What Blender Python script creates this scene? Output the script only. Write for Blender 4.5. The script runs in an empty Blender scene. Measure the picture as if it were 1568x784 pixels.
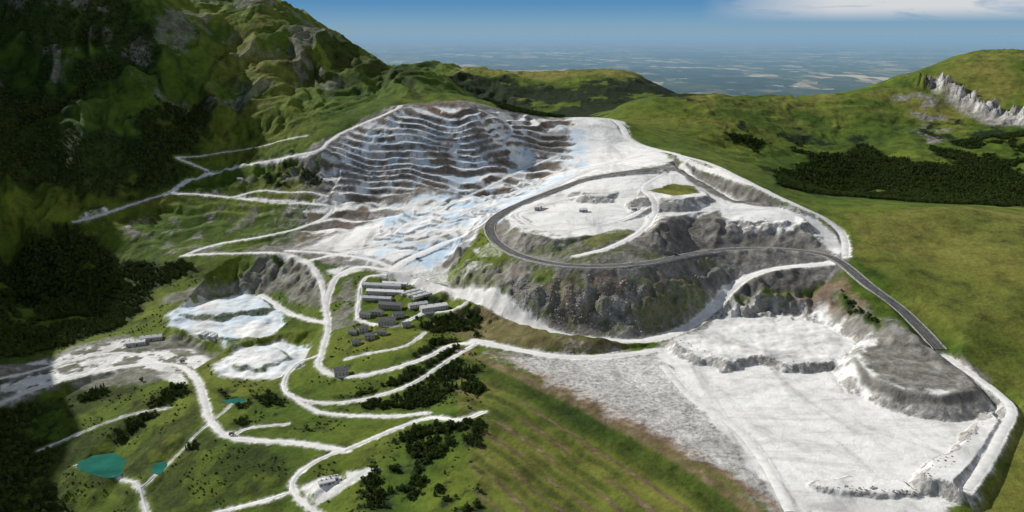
import bpy, numpy as np, math, random, time
from mathutils import Vector, Matrix
T0=time.time()
random.seed(7); RS=np.random.RandomState(5)
f4=np.float32
S=0.65                      # design unit -> metre
ZC=1700.0; FP=1230.0; PT=math.radians(15.5); SP=math.sin(PT); CP=math.cos(PT)
scene=bpy.context.scene
def log(*a): print("[%.1fs]"%(time.time()-T0),*a,flush=True)

# ------------------------------------------------------------ noise
_tab={}
def _t(seed):
    if seed not in _tab:
        r=np.random.RandomState(seed); g=r.rand(256)*2*np.pi
        _tab[seed]=(r.permutation(256).astype(np.int32),np.cos(g).astype(f4),np.sin(g).astype(f4))
    return _tab[seed]
def pn(x,y,seed):
    p,gx,gy=_t(seed)
    x=np.asarray(x,f4); y=np.asarray(y,f4)
    xi=np.floor(x).astype(np.int32); yi=np.floor(y).astype(np.int32)
    xf=(x-xi).astype(f4); yf=(y-yi).astype(f4)
    u=xf*xf*xf*(xf*(xf*6-15)+10); v=yf*yf*yf*(yf*(yf*6-15)+10)
    def g(ix,iy,dx,dy):
        h=p[(p[ix&255]+iy)&255]; return gx[h]*dx+gy[h]*dy
    a=g(xi,yi,xf,yf); b=g(xi+1,yi,xf-1,yf); c=g(xi,yi+1,xf,yf-1); d=g(xi+1,yi+1,xf-1,yf-1)
    return (a+(b-a)*u)+((c+(d-c)*u)-(a+(b-a)*u))*v
def fbm(x,y,scale,octv=4,seed=1,gain=0.5):
    s=0; a=1.0; k=1.0/scale
    for i in range(octv):
        s=s+a*pn(x*k+13.7*i,y*k-7.1*i,seed+i); a*=gain; k*=2.03
    return s*1.4
def ridged(x,y,scale,octv=4,seed=1):
    s=0; a=1.0; k=1.0/scale
    for i in range(octv):
        s=s+a*(1-np.abs(pn(x*k+3.7*i,y*k-5.1*i,seed+i))*2.6); a*=0.45; k*=2.1
    return s/1.8-0.45
def sst(a,b,x):
    t=np.clip((x-a)/(b-a),0,1); return t*t*(3-2*t)

# ------------------------------------------------------------ survey geometry
def dr(u,v):
    return (u-784.0), FP*CP+(392-v)*SP, -FP*SP+(392-v)*CP
def atY(u,v,Y):
    dx,dy,dz=dr(u,v); return (Y*dx/dy, Y, ZC+Y*dz/dy)
def atZ(u,v,z):
    dx,dy,dz=dr(u,v); Y=(z-ZC)*dy/dz; return (Y*dx/dy,Y)
ctrlZ=[ # u,v,z
 (740,784,1060),(600,700,1040),(500,690,1030),(340,670,1015),(160,710,965),(0,784,930),(200,784,945),(400,784,985),
 (0,620,1000),(100,570,1010),(260,540,1022),(350,480,1040),(430,470,1062),(330,560,1028),(430,540,1035),
 (600,460,1097),(560,520,1075),(520,570,1050),(650,600,1062),(700,545,1085),(500,640,1026),(440,600,1030),(720,650,1080),
 (640,500,1090),(900,700,1072),(1000,760,1075),(820,640,1082),
 (600,390,1150),(480,385,1135),(300,390,1120),(700,385,1160),(640,430,1120),(700,420,1135),(740,460,1112),
 (1000,600,1100),(1200,700,1100),(1400,700,1100),(1200,550,1100),(850,560,1100),(1000,530,1100),(1150,470,1103),(1300,620,1100),
 (860,400,1210),(1000,398,1210),(1150,380,1212),(1285,400,1206),(1350,450,1182),
 (1340,388,1218),(1325,355,1238),(1385,405,1210),(1405,470,1173),(1465,525,1150),
 (750,350,1225),(900,350,1248),(900,300,1278),(900,272,1302),(1030,350,1240),(1120,330,1262),(1200,335,1262),(1290,370,1226),
 (1030,300,1285),(700,320,1212),(650,340,1192),
 (1550,450,1190),(1568,600,1118),(1568,700,1105),(1450,440,1190),(1568,380,1228),(1420,370,1222),(1560,784,1095),(1500,560,1130),
]
ctrlY=[ # u,v,Y
 (130,330,2330),(200,312,2380),(300,290,2470),(440,300,2400),(480,235,2520),(600,168,2720),(720,182,2700),(870,183,2950),(930,182,2980),
 (960,215,2800),(1030,235,2560),(850,250,2620),(800,230,2680),(700,235,2600),(560,300,2420),(600,330,2300),(760,285,2480),(370,340,2300),(520,350,2230),
 (1110,255,2420),(1180,290,2230),
 (1568,335,1990),(1450,322,2010),(1330,320,2050),(1240,312,2150),
 (1300,292,2750),(1450,290,2600),(1568,300,2550),(1400,240,3000),(1568,200,3300),(1450,180,3600),
 (1100,152,3650),(1000,190,3250),(1250,220,3300),(1100,220,3000),(950,160,3550),(1200,156,3750),(1350,132,4000),(1480,88,4300),(1568,82,4300),(1170,250,2800),(1040,210,2950),
 (1700,95,4200),(1900,100,4200),(1800,300,2500),(1800,420,1700),(1800,600,1300),
 (730,106,6000),(950,110,6000),(1035,142,5600),(850,114,6100),(900,165,4500),(800,150,5000),(650,107,6200),(960,150,4900),
 (430,8,3800),(300,-10,3600),(100,-100,3500),(560,92,3500),(500,55,3600),(640,126,3250),(700,146,3150),(0,-80,3100),(780,168,3150),
 (400,100,3120),(400,190,2780),(300,150,2900),(200,100,2900),(200,200,2600),(100,250,2450),(0,300,2320),(0,400,2190),(0,490,1960),(100,400,2190),
 (100,500,1830),(200,470,1930),(200,400,2150),(0,100,2800),(0,200,2520),(300,240,2620),(540,150,3000),(200,350,2280),
 (640,148,2900),(480,200,2660),
]
P3=[atZ(u,v,z)+(z,) for u,v,z in ctrlZ]+[atY(u,v,Y) for u,v,Y in ctrlY]
P3+=[(-2250,1500,1600),(-2300,2000,1800),(-2350,2500,1850),(-2600,3000,2000),(-1500,1350,1260),(-1800,1250,1450),(-1800,1650,1600),(-1880,2050,1740),(-1990,2450,1740),(-1250,1000,980),  # left ridge outside the view, shaped high to cast shadow on the ravine
 (-1550,800,1100),(-900,500,900),(0,500,950),(900,500,1000),(1500,800,1060),(-300,850,990),(400,700,1020),(1000,900,1095),
 (-500,4700,1330),(-800,4400,1480),(-2500,4500,1900),(0,3600,1230),(300,3550,1250),(1300,2320,1215),(1000,2350,1235),
 (-1500,6500,1300),(1500,6200,1050),(3500,6500,1000),(3000,5000,1350),(4500,5000,1200),(0,7500,900),(-3500,7500,1100),(3500,7500,700),
 (0,6900,1250),(1800,4900,1150),(2900,4900,1480)]
P3=np.array(P3,float)
def q(x,y):
    Y=np.maximum(y,450.0); return np.clip(x/Y,-1.5,1.5), np.log(Y)*0.85
qa,qb=q(P3[:,0],P3[:,1]); n=len(P3)
r2=(qa[:,None]-qa)**2+(qb[:,None]-qb)**2
K=0.5*r2*np.log(r2+1e-12); K[np.arange(n),np.arange(n)]=2e-4
A=np.zeros((n+3,n+3)); A[:n,:n]=K; A[:n,n]=1; A[:n,n+1]=qa; A[:n,n+2]=qb; A[n:,:n]=A[:n,n:].T
W=np.linalg.solve(A,np.concatenate([P3[:,2],[0,0,0]]))
def tps(x,y):
    shp=np.shape(x); a,b=q(np.ravel(x),np.ravel(y)); a=a.astype(f4); b=b.astype(f4)
    out=np.empty(a.shape,f4)
    for s in range(0,len(a),200000):
        aa=a[s:s+200000]; bb=b[s:s+200000]
        z=(W[n]+W[n+1]*aa+W[n+2]*bb).astype(f4)
        for i in range(n):
            d=(aa-f4(qa[i]))**2+(bb-f4(qb[i]))**2
            z+=f4(0.5*W[i])*d*np.log(d+f4(1e-9))
        out[s:s+200000]=z
    return out.reshape(shp)
def survey_tps(pts,y0=750,y1=7000):
    Ys=np.exp(np.linspace(math.log(y0),math.log(y1),700)); out=[]
    u=np.array([p[0] for p in pts],float)[:,None]; v=np.array([p[1] for p in pts],float)[:,None]
    dx,dy,dz=dr(u,v); X=Ys*dx/dy; Z=ZC+Ys*dz/dy
    T=tps(X,np.broadcast_to(Ys,X.shape)); hit=T>=Z
    k=np.argmax(hit,1); k=np.where(hit.any(1),k,699)
    return [(X[i,k[i]],Ys[k[i]]) for i in range(len(pts))]
def sd_poly(x,y,poly):
    d=np.full(np.shape(x),1e18,f4); ins=np.zeros(np.shape(x),bool)
    m=len(poly)
    for i in range(m):
        ax,ay=poly[i]; bx,by=poly[(i+1)%m]; ex,ey=bx-ax,by-ay; L=ex*ex+ey*ey+1e-9
        wx=x-ax; wy=y-ay; t=np.clip((wx*ex+wy*ey)/L,0,1)
        d=np.minimum(d,(wx-ex*t)**2+(wy-ey*t)**2)
        if abs(ey)>1e-9:
            c=((ay>y)!=(by>y))&(x<ex*(y-ay)/ey+ax); ins^=c
    d=np.sqrt(d); return np.where(ins,-d,d)
WORK=survey_tps([(380,400),(250,300),(480,225),(600,160),(720,160),(900,175),(1040,235),(1180,290),(1300,360),(1450,520),(1560,620),(1500,784),(1200,800),(740,545),(600,600),(480,620),(0,660),(0,560),(250,440)])
CLIFF=[tuple(p) for p in survey_tps([(1415,128),(1440,131),(1470,152),(1500,172),(1568,188),(1700,200)],2300)]
def seg_d(x,y,L_):
    d=np.full(np.shape(x),1e9,f4)
    for i in range(len(L_)-1):
        ax,ay=L_[i]; bx,by=L_[i+1]; ex,ey=bx-ax,by-ay; t=np.clip(((x-ax)*ex+(y-ay)*ey)/(ex*ex+ey*ey+1e-9),0,1)
        d=np.minimum(d,np.hypot(x-ax-ex*t,y-ay-ey*t))
    return d
def base(x,y):
    z=tps(x,y)
    sd=sd_poly(x,y,WORK)
    amp=sst(0,320,sd)
    mw=np.maximum(sst(2200,2900,y),sst(-750,-1150,x))
    left=sst(300,-300,x)
    wx=x+fbm(x,y,260,3,91)*90; wy=y+fbm(x,y,260,3,95)*90
    z=z+amp*mw*(ridged(wx,wy*0.7,780,4,11)*(38+110*left)+ridged(wx,wy*.8,210,4,41)*(13+25*left)+ridged(wx,wy,80,3,47)*(3+8*left))
    z=z+amp*(1-mw)*fbm(x,y,260,3,61)*(2+9*sst(100,-300,x))
    z=z+(0.25+0.75*amp)*fbm(x,y,60,4,21)*(.9+2.3*mw)
    cd_=seg_d(x,y,CLIFF)+fbm(x,y,80,3,181)*35
    z=z+sst(60,15,cd_)*(20+np.abs(fbm(x,y,45,3,183))*55)
    far=sst(6300,9500,y+fbm(x,y,2500,3,31)*1500)
    hills=(ridged(x,y,5200,5,51)*360+160)*sst(52000,9000,y)+fbm(x,y,900,3,71)*25
    return z*(1-far)+np.maximum(hills,0)*far

# ------------------------------------------------------------ near raster
X0,X1,Y0,Y1,ST=-2300.,2300.,700.,3300.,3.0
xs=np.arange(X0,X1+.1,ST,dtype=f4); ys=np.arange(Y0,Y1+.1,ST,dtype=f4)
GX,GY=np.meshgrid(xs,ys)
Z=base(GX,GY).astype(f4)
def samp(A,x,y):
    fx=np.clip((np.asarray(x)-X0)/ST,0,len(xs)-1.001); fy=np.clip((np.asarray(y)-Y0)/ST,0,len(ys)-1.001)
    i=fx.astype(np.int32); j=fy.astype(np.int32); a=(fx-i); b=(fy-j)
    return (A[j,i]*(1-a)+A[j,i+1]*a)*(1-b)+(A[j+1,i]*(1-a)+A[j+1,i+1]*a)*b
def survey(pts):
    Ys=np.arange(Y0+5,Y1-5,2.0)
    u=np.array([p[0] for p in pts],float)[:,None]; v=np.array([p[1] for p in pts],float)[:,None]
    dx,dy,dz=dr(u,v); X=Ys*dx/dy; ZZ=ZC+Ys*dz/dy
    T=samp(Z,X,np.broadcast_to(Ys,X.shape)); hit=T>=ZZ
    k=np.argmax(hit,1); ok=hit.any(1); res=[]
    for i in range(len(pts)):
        if ok[i]: res.append((float(X[i,k[i]]),float(Ys[k[i]])))
        else:
            r=survey_tps([pts[i]],3000)[0]; res.append((float(r[0]),float(r[1])))
    return res
def win(pts,pad):
    px=[p[0] for p in pts]; py=[p[1] for p in pts]
    i0=max(0,int((min(px)-pad-X0)/ST)); i1=min(len(xs),int((max(px)+pad-X0)/ST)+2)
    j0=max(0,int((min(py)-pad-Y0)/ST)); j1=min(len(ys),int((max(py)+pad-Y0)/ST)+2)
    return slice(j0,max(j1,j0)),slice(i0,max(i1,i0))
def flat(poly,zt,s=0.7,mode='fill',warp=8,pad=220,rough=0.0,rs=38,sc=None):
    w=win(poly,pad); x=GX[w]; y=GY[w]
    if x.size==0: return
    d=sd_poly(x,y,poly)+fbm(x,y,45,3,33)*warp
    d=np.maximum(d,0)
    sl=s*(1+fbm(x,y,30,3,37)*0.18)
    top=zt+ (fbm(x,y,rs,3,39)*rough if rough else 0)
    if mode=='fill': Z[w]=np.maximum(Z[w],top-sl*d)
    else:
        k=sst(pad,pad*.6,d); su=sl if sc is None else sc
        Z[w]=Z[w]*(1-k)+np.clip(Z[w],top-sl*d,top+su*d)*k
def pz(pts,z): return [atZ(u,v,z) for u,v in pts]

EDGE=pz([(690,515),(745,542),(900,613),(1050,693),(1200,795),(1300,870)],1100)
flat(pz([(745,542),(900,613),(1050,693),(1200,795),(1470,785),(1548,625),(1505,602),(1440,590),(1340,560),(1300,535),(1240,500),(1180,480),(1120,485),(1070,502),(990,530),(870,548)],1100),1100,.45,'both',5,sc=1.0,pad=150)
flat(pz([(748,347),(760,372),(800,396),(860,410),(930,412),(1000,406),(1060,394),(1130,386),(1200,388),(1275,398),(1300,372),(1200,330),(1100,290),(1000,280),(880,285),(800,312)],1210),1210,.72)
flat(pz([(768,338),(800,357),(850,366),(905,361),(950,352),(985,338),(1000,320),(960,300),(880,305),(810,320)],1243),1243,.8,rough=2)
flat(pz([(884,292),(900,297),(930,298),(962,287),(950,278),(905,279)],1290),1290,.6)
flat(pz([(978,302),(1000,290),(1040,281),(1072,286),(1080,298),(1040,304)],1294),1294,.7)
flat(pz([(1008,345),(1030,332),(1060,325),(1105,322),(1120,300),(1050,298),(1000,310)],1266),1266,.8)
flat(pz([(1095,338),(1140,350),(1200,352),(1236,340),(1215,320),(1150,312),(1110,315)],1260),1260,.75,rough=6)
flat(pz([(1308,545),(1330,572),(1380,594),(1440,604),(1498,598),(1480,572),(1445,535),(1385,490),(1335,515)],1130),1130,.8,warp=3)
flat(pz([(1030,520),(1060,541),(1110,551),(1150,542),(1200,552),(1290,553),(1320,535),(1290,490),(1240,470),(1150,452),(1100,480)],1114),1114,.8,warp=14,rough=3)
flat(pz([(1518,628),(1495,650),(1475,680),(1440,700),(1418,728),(1470,742),(1500,720),(1540,650)],1119),1119,1.2,warp=8)
flat(pz([(1245,742),(1300,750),(1350,755),(1400,752),(1380,735),(1300,728)],1106),1106,.8,warp=8)
BAS1=[(255,482),(300,464),(370,447),(430,456),(445,490),(420,515),(350,527),(300,515),(260,502)]
flat(pz(BAS1,1040),1040,.8,'both',10,rough=6,rs=55,sc=1.1)
flat(pz([(275,480),(330,462),(400,456),(415,470),(330,482)],1050),1050,.8,warp=6,rough=3)
BAS2=[(320,560),(370,535),(430,522),(475,530),(465,560),(420,580),(340,578)]
flat(pz(BAS2,1030),1030,.8,'both',8,rough=6,rs=50)
flat(pz([(350,556),(380,540),(420,532),(440,545),(400,560)],1038),1038,.7,warp=6,rough=3)
flat(pz([(300,530),(330,545),(290,572),(200,562),(100,580),(0,612),(-200,640),(-200,620),(0,585),(100,560),(200,540)],1018),1018,.6,'both',6)

def terr(poly_px,step,face,seed,warp,soft=60,tilt=(0,0),ws=190,w2=2):
    poly=survey(poly_px); w=win(poly,20); x=GX[w]; y=GY[w]
    m=sst(0,-soft,sd_poly(x,y,poly)+fbm(x,y,80,3,17)*25)
    h=Z[w]+fbm(x,y,ws,3,seed)*warp+fbm(x,y,40,2,seed+50)*2+fbm(x,y,110,2,seed+60)*w2+x*tilt[0]+y*tilt[1]
    t=h/step; fl=np.floor(t); fr=t-fl; fc=1-face
    tz=step*(fl+np.clip((fr-fc)/face,0,1))-(h-Z[w])
    tz=tz+np.where(fr<fc,fr*step*0.1,0)
    Z[w]=Z[w]*(1-m)+tz*m
    FACE[w]=np.maximum(FACE[w],m*sst(fc-0.02,fc+0.06,fr)*sst(1.02,.93,fr))
    BEN[w]=np.maximum(BEN[w],m)
FACE=np.zeros_like(Z); BEN=np.zeros_like(Z)
terr([(455,262),(520,205),(600,163),(730,163),(800,173),(880,183),(880,240),(850,268),(780,296),(700,300),(640,290),(580,315),(480,310)],18.5,.48,7,36,35,(.10,-.02),420,7)
terr([(190,345),(260,300),(400,262),(480,250),(520,290),(640,290),(620,330),(540,360),(420,385),(290,398),(200,380)],24,.55,8,18)
terr([(650,300),(860,255),(880,240),(860,268),(740,345),(640,395),(520,392),(560,350)],11,.4,10,22)
ex_=EDGE; d_=np.full(Z.shape,1e9,f4)
poly_s=ex_+pz([(1250,900),(740,830),(700,640)],1060)
w=win(poly_s,10); d_[w]=seg_d(GX[w],GY[w],ex_)
inS=np.zeros(Z.shape,f4); inS[w]=sst(4,-12,sd_poly(GX[w],GY[w],poly_s))
de_=d_+fbm(GX,GY,110,3,141)*6; frS=(de_/34)%1.0
inS*=sst(330,230,d_)
Z+=inS*(4.5*(np.where(frS<.5,frS*.25,.125+(frS-.5)*1.75)*-1+frS))*3.0

# ------------------------------------------------------------ roads
def catmull(P,step=9.0):
    P=np.array(P,float); Q=[]
    E=np.vstack([2*P[0]-P[1],P,2*P[-1]-P[-2]])
    for i in range(1,len(E)-2):
        a,b,c,d=E[i-1],E[i],E[i+1],E[i+2]; m=max(2,int(np.linalg.norm(c[:2]-b[:2])/step))
        for k in range(m):
            t=k/m; Q.append(.5*((2*b)+(-a+c)*t+(2*a-5*b+4*c-d)*t*t+(-a+3*b-3*c+d)*t**3))
    Q.append(P[-1]); return np.array(Q)
RD=np.full(Z.shape,1e3,f4)
def carve(Q,w,s=.7,track=True):
    pad=130
    ww=win(Q,pad); x=GX[ww]; y=GY[ww]
    if x.size==0: return
    d=np.full(x.shape,1e9,f4); zr=np.zeros(x.shape,f4)
    xa,ya=x[0,0],y[0,0]
    for i in range(len(Q)-1):
        ax,ay,az=Q[i]; bx,by,bz=Q[i+1]
        i0=max(0,int((min(ax,bx)-pad-xa)/ST)); i1=int((max(ax,bx)+pad-xa)/ST)+1
        j0=max(0,int((min(ay,by)-pad-ya)/ST)); j1=int((max(ay,by)+pad-ya)/ST)+1
        if i1<=0 or j1<=0: continue
        sl=(slice(j0,j1),slice(i0,i1)); xx=x[sl]; yy=y[sl]
        if xx.size==0: continue
        ex,ey=bx-ax,by-ay; L=ex*ex+ey*ey+1e-9
        t=np.clip(((xx-ax)*ex+(yy-ay)*ey)/L,0,1)
        dd=np.hypot(xx-ax-ex*t,yy-ay-ey*t).astype(f4); c=dd<d[sl]
        d[sl]=np.where(c,dd,d[sl]); zr[sl]=np.where(c,az+(bz-az)*t,zr[sl])
    de=np.maximum(d-w/2-2,0); ok=(d<pad)
    k=sst(pad,pad*.6,d)*ok; sv=s*(1+fbm(x,y,30,2,37)*.3)
    Z[ww]=Z[ww]*(1-k)+np.clip(Z[ww],zr-sv*de,zr+sv*de)*k
    if track: RD[ww]=np.minimum(RD[ww],d-w/2)
ROADS=[]
def smooth(a,k):
    for _ in range(k):
        b=a.copy(); b[1:-1]=(a[:-2]+a[1:-1]*2+a[2:])/4; a=b
    return a
def road(px,w,name='gravel_road',s=.7,sm=25,mat='gravel',ribbon=True):
    if len(px[0])==3: P=[atZ(u,v,z)+(z,) for u,v,z in px]; Q=catmull(P)
    else:
        P=survey(px); Q=catmull([(a,b,0) for a,b in P]); Q[:,2]=samp(Z,Q[:,0],Q[:,1]); Q[:,2]=smooth(Q[:,2],sm)
    carve(Q,w,s,mat=='gravel')
    if ribbon: ROADS.append((name,Q,w,mat))
    return Q
DARK=[(1010,258,1325),(960,264,1316),(900,275,1300),(850,292,1276),(800,312,1252),(765,330,1236),(750,348,1224),(762,372,1213),(800,393,1210),(860,406,1210),(930,408,1210),(1000,402,1210),(1060,390,1210),(1130,382,1211),(1200,383,1211),(1258,390,1209),(1290,404,1203),(1330,437,1186),(1375,470,1164),(1410,503,1146),(1440,536,1132)]
R1=[(585,412,1132),(610,418,1131),(660,435,1123),(700,449,1118),(740,467,1112),(790,491,1106),(850,511,1102),(920,520,1101),(985,522,1101),(1050,503,1106),(1090,476,1122),(1112,450,1145),(1142,426,1170),(1190,411,1190),(1270,403,1202)]
road([(870,183),(930,182),(950,192),(962,212),(1000,228),(1035,236)],22)
road([(985,238),(930,252),(880,270),(840,290),(790,315),(735,347),(680,372),(625,397),(592,420)],26)
road([(1020,266),(1000,275),(985,290),(1002,312),(998,335),(972,360),(930,380),(880,393)],16)
road([(1042,262,1300),(1075,280,1290),(1110,300,1274),(1130,312,1266)],12,s=.9,sm=0)
road([(1040,248,1322),(1085,265,1310),(1135,290,1290),(1180,312,1268)],13,s=.9,sm=0)
road([(1035,236,1342),(1085,250,1332),(1130,271,1318),(1180,296,1298),(1222,315,1280),(1262,334,1258),(1290,360,1232),(1295,392,1212)],18,s=.9,sm=0)
road([(925,300),(870,305),(820,318),(790,330),(830,350),(880,352),(940,340),(985,320)],12)
road(R1,24,sm=0)
road([(725,521,1098),(790,535,1100),(860,546,1101),(940,545,1101),(1005,536,1101)],20,sm=0)
road(DARK,26,'asphalt_haul_road',mat='asphalt',sm=0)
road([(255,297),(300,297),(350,303),(400,308),(470,311),(508,316),(500,332),(460,350),(400,363),(340,373),(280,392)],12)
road([(255,297),(300,275),(370,255),(440,240),(488,231),(505,214),(540,196),(600,171),(612,162)],12)
road([(115,340),(160,328),(205,313),(255,297)],12)
road([(270,242),(330,235),(400,222),(470,208)],5)
road([(270,242),(300,254),(320,262)],5)
road([(350,303),(390,292),(440,296),(500,300)],7)
road([(735,168),(775,188),(782,205),(772,224),(800,240)],9)
road([(520,388),(600,370),(680,340),(760,305),(830,275),(870,255)],9)
road([(560,352),(640,335),(720,300),(800,262),(850,240)],7)
road([(280,392),(350,388),(420,387),(465,398),(488,425),(496,460),(502,500),(492,540),(488,562),(515,576),(565,574),(640,552),(690,530),(728,525)],12)
road([(585,412),(545,408),(515,425),(503,450),(497,475)],15)
road([(592,420),(560,425),(550,450),(546,490)],8)
road([(440,384),(500,388),(560,396),(600,410)],15)
road([(470,400),(540,385),(620,372),(700,350)],12)
road([(500,495),(460,485),(430,470),(400,452)],12)
road([(545,490),(600,500),(650,480),(700,470),(715,462)],7)
road([(485,545),(455,560),(436,578),(438,602),(470,615),(520,618),(570,608),(630,588),(690,550),(728,527)],8)
road([(655,632),(600,638),(530,637),(480,628),(440,603)],8)
road([(740,631),(705,642),(655,640),(600,660),(540,685),(485,705),(450,735),(452,760),(490,790)],9)
road([(530,690),(450,678),(400,676),(350,669),(322,645),(312,610),(300,580),(270,560),(200,560),(100,582),(0,614),(-80,640)],13)
road([(240,548),(180,540),(100,555),(0,580),(-80,600)],8)
road([(330,786),(390,771),(450,752)],7)
road([(225,786),(212,750),(185,735),(120,716)],5)
road([(215,755),(235,735),(262,702)],4)
road([(262,702),(330,640),(355,618)],2.5)
road([(60,690),(120,665),(200,635),(262,625)],1.8)
road([(440,650),(380,655),(355,668)],5)
road([(530,550),(570,540),(620,530),(650,510)],6)
road([(1015,560,1101),(1060,610,1101),(1120,650,1101),(1165,700,1101),(1210,784,1101)],18,sm=0)
road([(1445,545,1130),(1490,575,1124),(1530,605,1119),(1548,630,1117),(1530,670,1116),(1505,715,1114),(1480,750,1110)],16,sm=0,s=1.2)
PONDS=[]
for pp in ([(116,711),(140,697),(176,692),(193,703),(188,722),(166,730),(132,722)],[(231,722),(238,708),(254,705),(258,712),(246,724)],[(340,613),(365,608),(380,612),(362,618)]):
    cxy=survey([(sum(p[0] for p in pp)/len(pp),sum(p[1] for p in pp)/len(pp))])[0]
    zp=float(samp(Z,cxy[0],cxy[1])); poly=pz(pp,zp)
    flat(poly,zp,.5,'both',1,60)
    w=win(poly,10); d=sd_poly(GX[w],GY[w],poly); Z[w]=Z[w]-5*sst(3,-8,d)
    PONDS.append((poly,zp-1.2))
BL=[('warehouse',585,440,62,12,5,-8,'metal'),('warehouse',590,450,58,11,5,-8,'white'),('warehouse',578,460,44,11,5,-8,'metal'),('warehouse',605,433,40,10,5,-8,'white'),
 ('storage_shed',628,449,34,7,4,42,'white'),('storage_shed',637,452,34,7,4,42,'white'),('storage_shed',646,455,34,7,4,42,'white'),
 ('workshop_building',664,475,40,13,7,24,'white'),('warehouse',640,470,28,11,6,24,'metal'),('office_building',598,472,34,11,7,-10,'slate'),
 ('stone_house',560,486,16,10,6,-12,'slate'),('stone_house',578,482,15,9,6,-12,'slate'),('stone_house',610,486,16,9,6,15,'slate'),('office_building',592,497,24,11,8,12,'slate'),
 ('stone_house',556,508,13,9,6,20,'slate'),('stone_house',541,512,12,8,5,-15,'slate'),('stone_house',566,518,14,9,6,10,'slate'),('stone_house',545,527,12,8,5,15,'slate'),('stone_house',585,512,12,8,5,0,'slate'),
 ('stone_house',622,500,12,8,5,20,'slate'),('office_building',522,574,18,12,8,22,'slate'),
 ('warehouse',232,520,30,12,5,18,'metal'),('workshop_building',208,528,26,10,5,18,'white'),('storage_shed',312,516,14,9,5,75,'white'),('storage_shed',326,518,14,9,5,75,'white'),
 ('crusher_building',822,322,9,6,6,10,'white'),('warehouse',893,324,14,6,4,5,'white'),('storage_shed',970,322,10,6,4,15,'white'),
 ('storage_shed',368,277,11,7,5,-20,'metal'),('warehouse',500,741,16,8,4,25,'white'),('storage_shed',510,734,10,6,4,25,'metal')]
BPOS=[]
bxy=survey([(b[1],b[2]) for b in BL])
for b,(x,y) in zip(BL,bxy):
    z=float(samp(Z,x,y)); L,Wd=b[3]/S/2+4,b[4]/S/2+4; r=math.radians(b[6]); c,s_=math.cos(r),math.sin(r)
    poly=[(x+c*a-s_*k,y+s_*a+c*k) for a,k in((-L,-Wd),(L,-Wd),(L,Wd),(-L,Wd))]
    flat(poly,z,.7,'both',0,30); BPOS.append((x,y,z))

# ------------------------------------------------------------ surface masks
T='T';R='R';B='B';FoSh='F';U='U';D='D';KK='K'
MK={k:np.zeros(Z.shape,f4) for k in 'TRBFUDK'}
FX0,FX1,FY0,FY1,FST=-5200.,5200.,2600.,8200.,14.0
fxs=np.arange(FX0,FX1+.1,FST,dtype=f4); fys=np.arange(FY0,FY1+.1,FST,dtype=f4); HX,HY=np.meshgrid(fxs,fys)
MF={k:np.zeros(HX.shape,f4) for k in 'TRBFUDK'}
wnx=fbm(GX,GY,70,4,101); wny=fbm(GX,GY,18,3,111); wfx=fbm(HX,HY,150,4,101)
pat={}
def pnoise(X,Y,s,tag):
    if (s,tag) not in pat: pat[(s,tag)]=fbm(X,Y,s,5,131,.6)
    return pat[(s,tag)]
def paint(ch,px,val=1.0,soft=10,warp=16,far=False,patch=None,sub=False,fw=80):
    poly=survey(px) if not far else [tuple(p) for p in survey_tps(px,2300)]
    w=win(poly,60); x=GX[w]; y=GY[w]
    if x.size:
        d=sd_poly(x,y,poly)+wnx[w]*warp+wny[w]*warp*.45
        m=sst(soft,-soft,d)*val
        if patch is not None:
            m=m*sst(patch[1]-.1,patch[1]+.1,pnoise(GX,GY,patch[0],'n')[w])
        M=MK[ch][w]
        MK[ch][w]=M*(1-m) if sub else np.maximum(M,m)
    if far:
        d=sd_poly(HX,HY,poly)+wfx*fw
        m=sst(25,-25,d)*val
        if patch is not None: m=m*sst(patch[1]-.1,patch[1]+.1,pnoise(HX,HY,patch[0],'f'))
        MF[ch]=MF[ch]*(1-m) if sub else np.maximum(MF[ch],m)
paint(R,[(745,345),(760,372),(800,396),(700,420),(640,425),(700,455),(760,482),(860,516),(985,525),(1060,505),(1110,460),(1150,450),(1230,452),(1285,420),(1300,395),(1290,360),(1180,300),(1030,240),(880,275),(800,312)])
paint(R,[(1000,530),(1110,458),(1180,450),(1260,440),(1300,450),(1340,480),(1445,540),(1500,575),(1550,620),(1540,670),(1500,745),(1450,800),(1200,800),(1080,660)])
paint(R,[(745,540),(900,547),(1000,535),(1090,560),(1120,650),(1200,790),(1060,700),(900,615)])
paint(R,[(480,310),(455,250),(600,162),(730,158),(880,180),(1000,230),(900,262),(760,340),(700,400),(600,420),(480,400),(420,380)])
paint(R,[(190,345),(260,300),(400,268),(500,250),(520,350),(420,387),(290,395),(200,380)],.9,patch=(90,.05))
paint(R,[(400,392),(470,398),(495,430),(500,470),(470,470),(430,450),(380,440),(300,455),(260,470),(250,460),(330,435)],.8)
paint(R,[(0,560),(130,525),(200,512),(310,525),(330,550),(290,575),(100,592),(0,630)],.8)
paint(R,[(500,440),(540,425),(548,470),(545,500),(520,520),(500,510)],.7,patch=(60,.0))
paint(R,[(-50,-80),(430,0),(560,95),(500,160),(320,190),(200,120),(-50,110)],.45,20,30,far=True,patch=(150,.3))
paint(B,[(500,240),(600,180),(740,172),(800,190),(850,250),(760,285),(640,275),(560,290)],.7,patch=(110,-.05))
paint(B,[(640,160),(690,158),(725,168),(700,180),(650,176)],1,6,6)
paint(B,[(745,538),(760,540),(905,603),(1060,685),(1215,784),(1190,784),(1045,698),(895,620)],.9,5,5)
paint(B,[(700,475),(760,480),(850,517),(980,530),(930,544),(850,540),(740,520),(650,500)],.6)
paint(B,[(1215,455),(1260,435),(1290,425),(1330,470),(1310,485),(1270,480)],.8)
paint(B,[(620,290),(700,270),(700,330),(600,360),(480,340)],.5,patch=(60,.08))
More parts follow.
